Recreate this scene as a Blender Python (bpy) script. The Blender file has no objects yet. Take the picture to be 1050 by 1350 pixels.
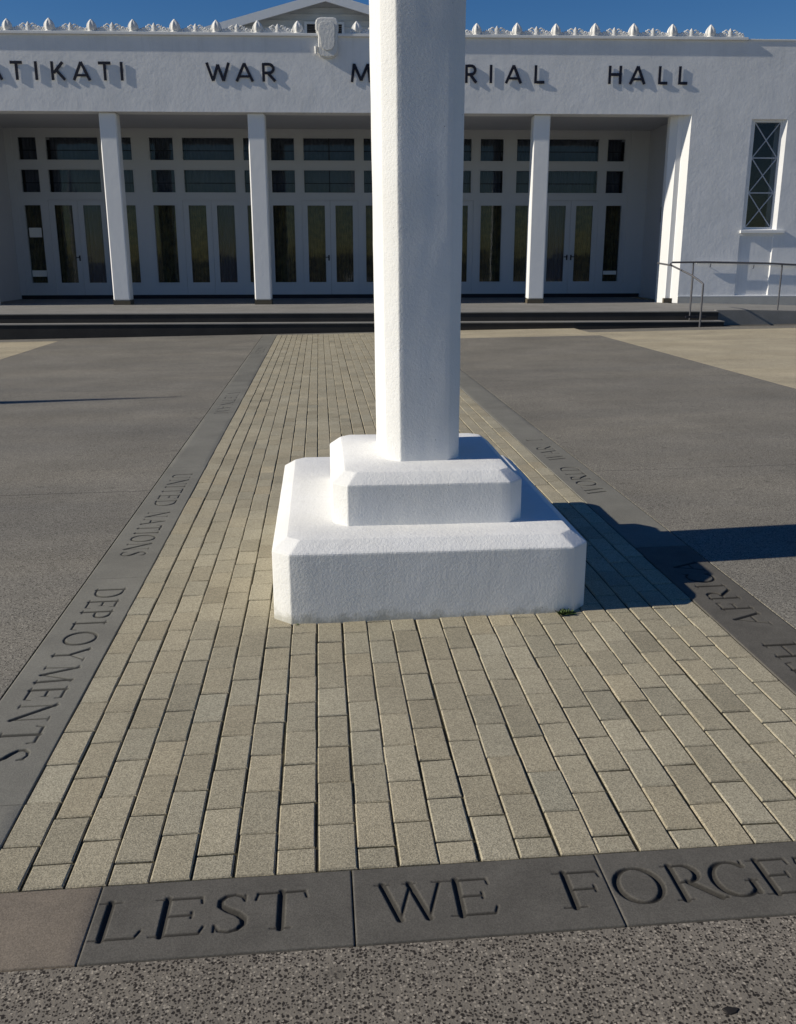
import bpy, bmesh, math, random
import numpy as np
from mathutils import Vector, Matrix, noise
random.seed(7); rng = np.random.default_rng(7)
C = bpy.context.scene.collection
PI = math.pi

# ------------------------------------------------------------------ calibrated frame
CAM_H = 1.44; FPX = 1215.83
PITCH, YAW, ROLL = 0.27331, 0.08282, -0.00129
HY = 0.036159                      # the hall is turned 2 degrees against the path
GX, GY = 0.01272, -0.00500         # the paving slopes gently
def gz(x, y): return GX*x + GY*y
HT = Vector((math.cos(HY), -math.sin(HY), 0)); HN = Vector((math.sin(HY), math.cos(HY), 0))
D0, DP, DF, DD = 18.87, 19.21, 22.40, 25.62   # step foot, platform edge, facade, door wall (metres from camera)
HU0 = -0.5
def hw(u, d, z=0): return HT*u + HN*d + Vector((0, 0, z))

# ------------------------------------------------------------------ material helpers
def newmat(name, col, rough=0.8, spec=0.3, metal=0.0):
    m = bpy.data.materials.new(name); m.use_nodes = True
    b = m.node_tree.nodes['Principled BSDF']
    b.inputs['Base Color'].default_value = (*col, 1); b.inputs['Roughness'].default_value = rough
    b.inputs['Specular IOR Level'].default_value = spec; b.inputs['Metallic'].default_value = metal
    return m
class NT:
    def __init__(s, m): s.m = m; s.t = m.node_tree; s.n = s.t.nodes; s.l = s.t.links; s.b = s.n['Principled BSDF']
    def new(s, ty, **kw):
        n = s.n.new(ty)
        for k, v in kw.items():
            if k in n.inputs.keys() if isinstance(k, str) else False: n.inputs[k].default_value = v
            else: setattr(n, k, v)
        return n
    def coord(s, kind='Object', scale=None):
        tc = s.n.new('ShaderNodeTexCoord'); o = tc.outputs[kind]
        if scale:
            mp = s.n.new('ShaderNodeMapping'); mp.inputs['Scale'].default_value = scale; s.l.new(o, mp.inputs['Vector']); o = mp.outputs[0]
        return o
    def geo(s): return s.n.new('ShaderNodeNewGeometry').outputs['Position']
    def noise(s, scale, detail=4, rough=0.6, vec=None):
        n = s.n.new('ShaderNodeTexNoise'); n.inputs['Scale'].default_value = scale; n.inputs['Detail'].default_value = detail; n.inputs['Roughness'].default_value = rough
        if vec is not None: s.l.new(vec, n.inputs['Vector'])
        return n
    def vor(s, scale, vec=None, feature='F1'):
        n = s.n.new('ShaderNodeTexVoronoi'); n.feature = feature; n.inputs['Scale'].default_value = scale
        if vec is not None: s.l.new(vec, n.inputs['Vector'])
        return n
    def ramp(s, fac, stops, interp='LINEAR'):
        r = s.n.new('ShaderNodeValToRGB'); r.color_ramp.interpolation = interp
        e = r.color_ramp.elements
        while len(e) < len(stops): e.new(0.5)
        for i, (p, c) in enumerate(stops):
            e[i].position = p; e[i].color = (*c, 1) if isinstance(c, tuple) else (c, c, c, 1)
        s.l.new(fac, r.inputs['Fac']); return r.outputs['Color']
    def mix(s, fac, a, b, mode='MIX'):
        n = s.n.new('ShaderNodeMix'); n.data_type = 'RGBA'; n.blend_type = mode
        for i, v in ((0, fac), (6, a), (7, b)):
            if isinstance(v, (int, float)): n.inputs[i].default_value = v
            elif isinstance(v, tuple): n.inputs[i].default_value = (*v, 1)
            else: s.l.new(v, n.inputs[i])
        return n.outputs[2]
    def bump(s, h, strength, dist, prev=None):
        n = s.n.new('ShaderNodeBump'); n.inputs['Strength'].default_value = strength; n.inputs['Distance'].default_value = dist
        s.l.new(h, n.inputs['Height'])
        if prev is not None: s.l.new(prev, n.inputs['Normal'])
        return n.outputs['Normal']
    def out(s, col=None, nrm=None, rough=None):
        if col is not None: s.l.new(col, s.b.inputs['Base Color'])
        if nrm is not None: s.l.new(nrm, s.b.inputs['Normal'])
        if rough is not None: s.l.new(rough, s.b.inputs['Roughness'])
        return s.m

def white_stucco(name, base, dark, fine, coarse, fs, cs, mask=None):
    m = newmat(name, base, 0.75, 0.25); k = NT(m); p = k.geo()
    n1 = k.noise(cs, 4, 0.6, p); n2 = k.noise(fs, 3, 0.6, p); n3 = k.noise(0.9, 4, 0.6, p)
    col = k.mix(k.ramp(n3.outputs[0], [(0.35, 0.0), (0.75, 0.55)]), base, dark)
    nm = k.bump(n1.outputs[0], 1.0, coarse); nm = k.bump(n2.outputs[0], 1.0, fine, nm)
    return k.out(col, nm)
M = {}
def weathered(name, base, dark, fine, mid, coarse, fs, ms, cs, streak, splash):
    m = newmat(name, base, 0.72, 0.25); k = NT(m); p = k.geo()
    n1 = k.noise(cs, 3, 0.5, p); n2 = k.noise(ms, 4, 0.65, p); n3 = k.noise(fs, 2, 0.6, p)
    pt = k.noise(1.3, 5, 0.65, p); col = k.mix(k.ramp(pt.outputs[0], [(0.40, 0.0), (0.72, 1.0)]), base, dark)
    # rain streaks: noise drawn out downwards
    mp = k.n.new('ShaderNodeMapping'); mp.inputs['Scale'].default_value = (9, 9, 0.55); k.l.new(p, mp.inputs['Vector'])
    st = k.noise(1.0, 5, 0.7, mp.outputs[0]); col = k.mix(k.ramp(st.outputs[0], [(0.52, 0.0), (0.78, streak)]), col, tuple(c*0.62 for c in dark))
    # specks of dirt and small chips
    v = k.vor(38, p); sep = k.n.new('ShaderNodeSeparateColor'); k.l.new(v.outputs['Color'], sep.inputs[0])
    a = k.ramp(v.outputs['Distance'], [(0.05, 1.0), (0.11, 0.0)]); b = k.ramp(sep.outputs[0], [(0.055, 1.0), (0.06, 0.0)])
    col = k.mix(k.mix(1.0, a, b, 'MULTIPLY'), col, (0.34, 0.33, 0.30))
    if splash:
        # mud splash and algae, ragged edge, just above the paving
        sx = k.n.new('ShaderNodeSeparateXYZ'); k.l.new(p, sx.inputs[0]); nn = k.noise(16, 5, 0.7, p)
        mm = k.n.new('ShaderNodeMath'); mm.operation = 'MULTIPLY_ADD'; k.l.new(nn.outputs[0], mm.inputs[0]); mm.inputs[1].default_value = -0.14; k.l.new(sx.outputs[2], mm.inputs[2])
        f_ = k.ramp(mm.outputs[0], [(0.0, 0.75), (0.012, 0.0)])
        mr = k.n.new('ShaderNodeMapRange'); mr.inputs['From Min'].default_value = -0.085; mr.inputs['From Max'].default_value = -0.045; mr.inputs['To Min'].default_value = 0.6; mr.inputs['To Max'].default_value = 0.0; k.l.new(mm.outputs[0], mr.inputs[0])
        col = k.mix(mr.outputs[0], col, (0.30, 0.29, 0.22))
    nm = k.bump(n1.outputs[0], 1.0, coarse); nm = k.bump(n2.outputs[0], 1.0, mid, nm); nm = k.bump(n3.outputs[0], 1.0, fine, nm)
    return k.out(col, nm)
M['pier'] = weathered('white_roughcast', (0.80, 0.80, 0.785), (0.75, 0.745, 0.715), 0.0009, 0.0022, 0.003, 260, 85, 11, 0.16, True)
M['facade'] = weathered('white_trowelled_stucco', (0.82, 0.82, 0.82), (0.73, 0.735, 0.735), 0.0008, 0.0030, 0.0055, 60, 14, 2.6, 0.22, False)
M['column'] = white_stucco('white_painted_plaster', (0.82, 0.82, 0.81), (0.78, 0.78, 0.77), 0.0005, 0.003, 60, 8)
M['portico'] = white_stucco('shaded_white_paint', (0.50, 0.51, 0.54), (0.46, 0.47, 0.50), 0.0004, 0.002, 60, 6)  # portico walls are white paint; the grey is its shade put into the colour
M['joinery'] = white_stucco('shaded_white_joinery', (0.52, 0.54, 0.57), (0.49, 0.51, 0.54), 0.0002, 0.0006, 90, 12)  # white door frames and leaves, toned down in colour to imitate portico shade
M['ornament'] = white_stucco('white_cast_plaster', (0.78, 0.77, 0.74), (0.66, 0.65, 0.62), 0.002, 0.006, 60, 18)
M['trim'] = white_stucco('white_trim', (0.82, 0.82, 0.81), (0.8, 0.8, 0.78), 0.0003, 0.001, 60, 9)

def stone_like(name, a, b, s1, fine, spk=0.0, attr=False, groove=False):
    m = newmat(name, a, 0.85, 0.2); k = NT(m); p = k.geo()
    n1 = k.noise(s1, 6, 0.65, p); col = k.mix(k.ramp(n1.outputs[0], [(0.3, 0.0), (0.7, 1.0)]), a, b)
    v = k.vor(330, p); h, = (v.outputs['Color'],)
    sp = k.ramp(v.outputs['Color'], [(0.0, 1.0 - spk), (1.0, 1.0 + spk)])
    sep = k.n.new('ShaderNodeSeparateColor'); k.l.new(v.outputs['Color'], sep.inputs[0])
    mr = k.n.new('ShaderNodeMapRange'); mr.inputs['To Min'].default_value = 1 - spk; mr.inputs['To Max'].default_value = 1 + spk; k.l.new(sep.outputs[0], mr.inputs[0])
    col = k.mix(1.0, col, mr.outputs[0], 'MULTIPLY')
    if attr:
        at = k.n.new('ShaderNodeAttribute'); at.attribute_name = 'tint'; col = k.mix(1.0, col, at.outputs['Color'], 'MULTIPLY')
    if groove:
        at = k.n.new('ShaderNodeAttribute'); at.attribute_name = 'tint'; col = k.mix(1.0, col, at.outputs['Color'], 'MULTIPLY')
    n2 = k.noise(260, 3, 0.7, p); nm = k.bump(n2.outputs[0], 1.0, fine)
    return k.out(col, nm)
M['brick'] = stone_like('buff_concrete_paver', (0.385, 0.345, 0.250), (0.310, 0.278, 0.200), 2.0, 0.0018, 0.34, attr=True)
M['stone'] = stone_like('dark_border_stone', (0.128, 0.120, 0.104), (0.092, 0.086, 0.075), 7, 0.0009, 0.16, groove=True)
M['tanstone'] = stone_like('brown_border_stone', (0.215, 0.180, 0.140), (0.16, 0.136, 0.108), 6, 0.0009, 0.18, groove=True)
M['bandstone'] = stone_like('grey_border_stone', (0.208, 0.202, 0.174), (0.155, 0.150, 0.130), 2.5, 0.0012, 0.14, groove=True)

def aggregate(name, bed, bed2, dark, cov, scale, patch=1.2, bumpd=0.0015, rad=0.36, pale=None):
    m = newmat(name, bed, 0.85, 0.2); k = NT(m); p = k.geo()
    wob = k.noise(160, 2, 0.5, p)
    pv = k.n.new('ShaderNodeVectorMath'); pv.operation = 'MULTIPLY_ADD'; k.l.new(wob.outputs['Color'], pv.inputs[0]); pv.inputs[1].default_value = (0.006,)*3; k.l.new(p, pv.inputs[2])
    fine = k.noise(420, 3, 0.7, p); col = k.mix(k.ramp(fine.outputs[0], [(0.35, 0.0), (0.65, 1.0)]), bed2, bed)
    for sc_, cv, tone in ((scale, cov, dark), (scale*1.55, cov*0.8, tuple(c*1.5 for c in dark)), (scale*1.2, 0.22, pale or tuple(c*1.5 for c in bed))):
        v = k.vor(sc_, pv.outputs[0]); v.voronoi_dimensions = '2D'; sp = k.n.new('ShaderNodeSeparateColor'); k.l.new(v.outputs['Color'], sp.inputs[0])
        rr = k.n.new('ShaderNodeMath'); rr.operation = 'MULTIPLY_ADD'; k.l.new(sp.outputs[2], rr.inputs[0]); rr.inputs[1].default_value = 0.22; k.l.new(v.outputs['Distance'], rr.inputs[2])
        a = k.ramp(rr.outputs[0], [(rad+0.05, 1.0), (rad+0.13, 0.0)]); b = k.ramp(sp.outputs[0], [(cv, 1.0), (cv+0.01, 0.0)])
        col = k.mix(k.mix(1.0, a, b, 'MULTIPLY'), col, tone)
        hgt_ = v.outputs['Distance']
    n = k.noise(patch, 6, 0.65, p); col = k.mix(1.0, col, k.ramp(n.outputs[0], [(0.28, 0.80), (0.72, 1.16)]), 'MULTIPLY')
    mp = k.n.new('ShaderNodeMapping'); mp.inputs['Scale'].default_value = (0.25, 1.3, 1); k.l.new(p, mp.inputs['Vector'])
    n5 = k.noise(0.8, 5, 0.65, mp.outputs[0]); col = k.mix(1.0, col, k.ramp(n5.outputs[0], [(0.30, (0.86, 0.87, 0.89)), (0.70, (1.10, 1.08, 1.04))]), 'MULTIPLY')
    # old round stains
    v6 = k.vor(4.2, p); v6.voronoi_dimensions = '2D'; s6 = k.n.new('ShaderNodeSeparateColor'); k.l.new(v6.outputs['Color'], s6.inputs[0])
    a = k.ramp(v6.outputs['Distance'], [(0.05, 1.0), (0.12, 0.0)]); b = k.ramp(s6.outputs[0], [(0.16, 0.5), (0.17, 0.0)]); col = k.mix(k.mix(1.0, a, b, 'MULTIPLY'), col, tuple(c*0.4 for c in bed))
    n3 = k.noise(300, 3, 0.6, p); nm = k.bump(hgt_, 0.5, bumpd); nm = k.bump(n3.outputs[0], 1.0, 0.0010, nm)
    return k.out(col, nm)
M['agg'] = aggregate('exposed_aggregate', (0.225, 0.202, 0.168), (0.165, 0.148, 0.124), (0.028, 0.024, 0.021), 0.52, 105, 1.4, 0.0012, 0.34)
M['plaza'] = aggregate('grey_aggregate_paving', (0.238, 0.223, 0.190), (0.190, 0.178, 0.152), (0.058, 0.053, 0.045), 0.42, 112, 0.9, 0.0012, 0.33)
M['tan'] = aggregate('tan_aggregate_paving', (0.44, 0.385, 0.275), (0.37, 0.325, 0.235), (0.2, 0.175, 0.13), 0.15, 120, 0.9)
M['joint'] = stone_like('joint_sand', (0.075, 0.062, 0.038), (0.030, 0.032, 0.016), 5, 0.003, 0.4)
M['soil'] = stone_like('ground_earth', (0.12, 0.11, 0.095), (0.09, 0.085, 0.07), 0.5, 0.003, 0.2)
M['concrete'] = stone_like('grey_concrete', (0.27, 0.265, 0.25), (0.20, 0.195, 0.185), 2, 0.002, 0.12)
M['base'] = stone_like('pale_base_render', (0.50, 0.49, 0.45), (0.42, 0.41, 0.38), 2, 0.002, 0.1)
M['riser'] = stone_like('dark_riser_tile', (0.050, 0.047, 0.044), (0.032, 0.030, 0.029), 1.6, 0.001, 0.15)
M['tread'] = stone_like('step_tread', (0.26, 0.25, 0.235), (0.20, 0.195, 0.18), 1.5, 0.002, 0.12)
M['lattice'] = newmat('shaded_lattice_paint', (0.5, 0.52, 0.56), 0.6, 0.3)  # lattice standing in shade; that shade is painted in as a grey base colour
M['metal'] = newmat('galvanised_rail', (0.10, 0.10, 0.11), 0.6, 0.4, 0.2)
M['black'] = newmat('black_metal', (0.012, 0.013, 0.02), 0.55, 0.3)
M['letter'] = newmat('black_letter', (0.012, 0.014, 0.028), 0.6, 0.3)
M['gable'] = stone_like('grey_weatherboard', (0.68, 0.69, 0.68), (0.60, 0.61, 0.60), 3, 0.001, 0.05)
M['roof'] = newmat('grey_roofing_iron', (0.22, 0.23, 0.24), 0.5, 0.4)
M['dark'] = newmat('dark_interior', (0.03, 0.03, 0.035), 0.9, 0.1)
M['paper'] = newmat('white_paper', (0.75, 0.75, 0.72), 0.8, 0.2)
M['inset'] = newmat('brown_base_tile', (0.10, 0.085, 0.06), 0.7, 0.3)
def glassmat(name, tint, amt):
    m = bpy.data.materials.new(name); m.use_nodes = True; t = m.node_tree; t.nodes.clear()
    o = t.nodes.new('ShaderNodeOutputMaterial'); mx = t.nodes.new('ShaderNodeMixShader'); tr = t.nodes.new('ShaderNodeBsdfTransparent'); gl = t.nodes.new('ShaderNodeBsdfGlossy')
    tr.inputs[0].default_value = (*tint, 1); gl.inputs['Roughness'].default_value = 0.04; gl.inputs[0].default_value = (0.9, 0.95, 1, 1)
    fr = t.nodes.new('ShaderNodeFresnel'); fr.inputs[0].default_value = 1.5
    ad = t.nodes.new('ShaderNodeMath'); ad.operation = 'ADD'; ad.inputs[1].default_value = amt; t.links.new(fr.outputs[0], ad.inputs[0])
    ml = t.nodes.new('ShaderNodeMath'); ml.operation = 'MULTIPLY'; ml.inputs[1].default_value = 0.42; t.links.new(ad.outputs[0], ml.inputs[0]); t.links.new(ml.outputs[0], mx.inputs[0]); gn = t.nodes.new('ShaderNodeNewGeometry'); nz = t.nodes.new('ShaderNodeTexNoise'); nz.inputs['Scale'].default_value = 1.7; bp = t.nodes.new('ShaderNodeBump'); bp.inputs['Distance'].default_value = 0.0025; t.links.new(gn.outputs['Position'], nz.inputs['Vector']); t.links.new(nz.outputs[0], bp.inputs['Height']); t.links.new(bp.outputs[0], gl.inputs['Normal']); t.links.new(tr.outputs[0], mx.inputs[1]); t.links.new(gl.outputs[0], mx.inputs[2]); t.links.new(mx.outputs[0], o.inputs[0])
    return m
M['glass'] = glassmat('window_glass', (0.86, 0.88, 0.9), 0.01)
def curtain_mat():
    m = newmat('olive_curtain', (0.13, 0.11, 0.055), 0.9, 0.1); k = NT(m); p = k.geo()
    n = k.noise(6, 3, 0.6, p); return k.out(k.mix(k.ramp(n.outputs[0], [(0.3, 0.0), (0.7, 1.0)]), (0.20, 0.165, 0.07), (0.08, 0.07, 0.045)))
M['curtain'] = curtain_mat()
M['curtain_blue'] = newmat('grey_blue_curtain', (0.12, 0.135, 0.17), 0.9, 0.1)
M['leaf'] = newmat('weed_leaf', (0.07, 0.11, 0.035), 0.7, 0.2)
M['flag'] = newmat('navy_flag_cloth', (0.02, 0.03, 0.12), 0.9, 0.1)
M['pole'] = newmat('white_pole_paint', (0.75, 0.75, 0.74), 0.5, 0.4)
M['gum'] = newmat('dark_stain', (0.02, 0.018, 0.017), 0.8, 0.2)

# ------------------------------------------------------------------ mesh helpers
class MB:
    def __init__(s): s.v = []; s.f = []
    def box(s, x0, x1, y0, y1, z0, z1):
        b = len(s.v); s.v += [(x0,y0,z0),(x1,y0,z0),(x1,y1,z0),(x0,y1,z0),(x0,y0,z1),(x1,y0,z1),(x1,y1,z1),(x0,y1,z1)]
        s.f += [tuple(b+i for i in q) for q in ((0,3,2,1),(4,5,6,7),(0,1,5,4),(1,2,6,5),(2,3,7,6),(3,0,4,7))]; return s
    def quad(s, a, b, c, d): i = len(s.v); s.v += [tuple(a), tuple(b), tuple(c), tuple(d)]; s.f.append((i, i+1, i+2, i+3)); return s
    def prism(s, pts, axis, a, b):
        # pts: polygon in the two other axes, extruded along axis from a to b
        n = len(pts); i0 = len(s.v)
        def mk(p, w): return {0: (w, p[0], p[1]), 1: (p[0], w, p[1]), 2: (p[0], p[1], w)}[axis]
        s.v += [mk(p, a) for p in pts] + [mk(p, b) for p in pts]
        s.f += [tuple(i0+i for i in range(n)), tuple(i0+n+i for i in reversed(range(n)))]
        s.f += [(i0+i, i0+(i+1) % n, i0+n+(i+1) % n, i0+n+i) for i in range(n)]; return s
    def tube(s, pts, r, seg=8, closed_ends=True):
        pts = [Vector(p) for p in pts]; n = len(pts); i0 = len(s.v); rr = r if isinstance(r, (list, tuple)) else [r]*n
        prev = None
        for i, p in enumerate(pts):
            t = ((pts[min(i+1, n-1)]-pts[max(i-1, 0)])).normalized()
            if prev is None: a = t.orthogonal().normalized()
            else: a = (prev - t*prev.dot(t)).normalized()
            prev = a; b = t.cross(a)
            for k in range(seg):
                q = p + (a*math.cos(2*PI*k/seg) + b*math.sin(2*PI*k/seg))*rr[i]; s.v.append(tuple(q))
        for i in range(n-1):
            for k in range(seg): s.f.append((i0+i*seg+k, i0+i*seg+(k+1) % seg, i0+(i+1)*seg+(k+1) % seg, i0+(i+1)*seg+k))
        if closed_ends: s.f += [tuple(i0+k for k in reversed(range(seg))), tuple(i0+(n-1)*seg+k for k in range(seg))]
        return s
    def lathe(s, prof, cx, cy, z0, seg=12, sx=1, sy=1, fn=None):
        i0 = len(s.v); n = len(prof)
        for i, (r, z) in enumerate(prof):
            for k in range(seg):
                a = 2*PI*k/seg; q = r*(fn(a, z) if fn else 1); s.v.append((cx+q*sx*math.cos(a), cy+q*sy*math.sin(a), z0+z))
        for i in range(n-1):
            for k in range(seg): s.f.append((i0+i*seg+k, i0+i*seg+(k+1) % seg, i0+(i+1)*seg+(k+1) % seg, i0+(i+1)*seg+k))
        s.f += [tuple(i0+k for k in reversed(range(seg))), tuple(i0+(n-1)*seg+k for k in range(seg))]
        return s
    def build(s, name, mat, parent=None, off=(0, 0, 0), bevel=0, smooth=False, seg=2, tf=None):
        me = bpy.data.meshes.new(name)
        vs = [tf(v) for v in s.v] if tf else [(v[0]-off[0], v[1]-off[1], v[2]-off[2]) for v in s.v]
        me.from_pydata(vs, [], s.f); me.update()
        bm = bmesh.new(); bm.from_mesh(me); bmesh.ops.recalc_face_normals(bm, faces=bm.faces)
        if bevel: bmesh.ops.bevel(bm, geom=[e for e in bm.edges if len(e.link_faces) == 2 and e.calc_face_angle(0) > 0.5], offset=bevel, segments=seg, affect='EDGES', clamp_overlap=True)
        bm.to_mesh(me); bm.free()
        if smooth:
            me.polygons.foreach_set('use_smooth', [True]*len(me.polygons)); me.set_sharp_from_angle(angle=math.radians(40))
        me.materials.append(M[mat] if isinstance(mat, str) else mat)
        o = bpy.data.objects.new(name, me); C.objects.link(o)
        if parent: o.parent = parent
        return o
def tag(o, label=None, cat=None, group=None, kind=None):
    for k, v in (('label', label), ('category', cat), ('group', group), ('kind', kind)):
        if v: o[k] = v
    return o
def empty(name, loc, rz=0, **kw):
    o = bpy.data.objects.new(name, None); C.objects.link(o); o.location = loc; o.rotation_euler = (0, 0, rz); o.empty_display_size = 0.2
    return tag(o, **kw)

# ------------------------------------------------------------------ ground sheets
def sheet(name, x0, x1, y0, y1, dz, th, mat, nx=1, ny=1):
    m = MB(); P = lambda x, y, z: (x, y, gz(x, y)+z)
    i0 = 0
    m.v = [P(x0,y0,dz-th),P(x1,y0,dz-th),P(x1,y1,dz-th),P(x0,y1,dz-th),P(x0,y0,dz),P(x1,y0,dz),P(x1,y1,dz),P(x0,y1,dz)]
    m.f = [(0,3,2,1),(4,5,6,7),(0,1,5,4),(1,2,6,5),(2,3,7,6),(3,0,4,7)]
    return tag(m.build(name, mat), kind='structure')
g = MB().quad(*[(x, y, gz(x, y)-0.030) for x, y in ((-260, -200), (260, -200), (260, 320), (-260, 320))]).build('ground', 'soil'); tag(g, kind='structure')
XL, XLo, XR, XRo = -0.844, -1.119, 1.571, 1.846   # inner and outer edges of the side bands
YF1, YF0 = 1.935, 1.678                             # front band
YS = 18.55                                          # far end of the path
sheet('paving', -12, 12, -6, YF0-0.005, 0.0, 0.028, 'agg')
# plaza slabs left and right of the path, a real gap between slabs
for k, (ya, yb) in enumerate(((YF0-0.001, 5.925), (5.932, 10.9), (10.906, 15.3), (15.306, 18.80))):
    sheet('paving', -4.95, XLo-0.006, ya, yb, 0.0, 0.028, 'plaza')
for k, (ya, yb) in enumerate(((YF0-0.001, 6.060), (6.065, 10.9), (10.906, 16.9))):
    sheet('paving', XRo+0.006, 5.15, ya, yb, 0.0, 0.028, 'plaza')
sheet('paving', XRo+0.006, 5.15, 16.906, 18.80, 0.0, 0.028, 'tan')
sheet('paving', -14, -4.956, YF0-0.001, 18.2, 0.0, 0.028, 'tan')
sheet('paving', -14, -4.956, 18.21, 18.80, 0.0, 0.028, 'plaza')
sheet('paving', 5.156, 14, YF0-0.001, 17.6, 0.0, 0.028, 'tan')
sheet('paving', 5.156, 14, 17.61, 18.3, 0.0, 0.028, 'plaza')
sheet('paving', XLo-0.006, XRo+0.006, YS+0.004, 18.80, 0.0, 0.028, 'plaza')
# brick path: every paver is real geometry
sheet('path_bed', XL-0.002, XR+0.002, YF1, YS, -0.0052, 0.02, 'joint')
def bricks():
    ncol = 24; W = (XR-XL)/ncol; L = 0.2
    V = []; F = []; T = []
    for c in range(ncol):
        x0 = XL + c*W + 0.0027; x1 = XL + (c+1)*W - 0.0027
        ph = (0.085 if c % 2 else 0.185) + random.uniform(-0.016, 0.016)
        y = YF1 + 0.003; first = True; wob = random.uniform(-0.001, 0.001)
        while y < YS - 0.01:
            l = ph if first else L + random.uniform(-0.0035, 0.0035); first = False
            y1 = min(y + l, YS)
            g_ = 0.0020 + random.random()*0.0018
            a, b = y+g_, y1-g_; dx = random.uniform(-0.0015, 0.0015)+wob; hz = random.uniform(-0.0012, 0.0012); tx = random.uniform(-1, 1)*0.0009; ty = random.uniform(-1, 1)*0.0009
            ch = 0.0035
            i = len(V)
            P = lambda x, yy, z, sx, sy: (x+dx+random.uniform(-.0007, .0007), yy+random.uniform(-.0007, .0007), gz(x, yy)+z+hz+sx*tx+sy*ty)
            for z, e in ((-0.026, 0), (-0.0035, 0), (0, ch)):
                V += [P(x0+e, a+e, z, -1, -1), P(x1-e, a+e, z, 1, -1), P(x1-e, b-e, z, 1, 1), P(x0+e, b-e, z, -1, 1)]
            F.append((i+8, i+9, i+10, i+11))
            for o in (0, 4):
                for q in range(4): F.append((i+o+q, i+o+(q+1) % 4, i+o+4+(q+1) % 4, i+o+4+q))
            r = 1 + random.gauss(0, 0.05); w = random.gauss(0, 0.010)
            if random.random() < 0.05: r *= 0.86
            T += [(r*(1+w), r, r*(1-w*1.3), 1)]*12
            y = y1
    me = bpy.data.meshes.new('path'); me.from_pydata(V, [], F); me.update()
    at = me.color_attributes.new('tint', 'FLOAT_COLOR', 'POINT'); at.data.foreach_set('color', np.array(T, dtype=np.float32).ravel())
    me.materials.append(M['brick']); o = bpy.data.objects.new('path', me); C.objects.link(o); return tag(o, kind='structure')
bricks()

# ------------------------------------------------------------------ engraved lettering
def arc(cx, cy, rx, ry, a0, a1, n, w0, w1):
    # stroke weight w0 where the arc runs horizontally, w1 where it runs vertically
    out = []
    for i in range(n+1):
        a = math.radians(a0+(a1-a0)*i/n); out.append((cx+rx*math.cos(a), cy+ry*math.sin(a), w0+(w1-w0)*abs(math.cos(a))))
    return out
TK, TN, SF = 0.165, 0.088, 0.074
def ser(x, y, hl=0.15): return [(x-hl, y, SF*0.7), (x, y, SF), (x+hl, y, SF*0.7)]
def stem(x, w=None, top=True, bot=True):
    r = [[(x, 0.02, w or TK), (x, 0.98, w or TK)]]
    if top: r.append(ser(x, 0.975))
    if bot: r.append(ser(x, 0.025))
    return r
def line(a, b, w): return [(a[0], a[1], w), (b[0], b[1], w)]
def vs_(x, y, s=1): return [(x, y, SF), (x+0.02, y-0.13*s, SF*0.6)]
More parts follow.
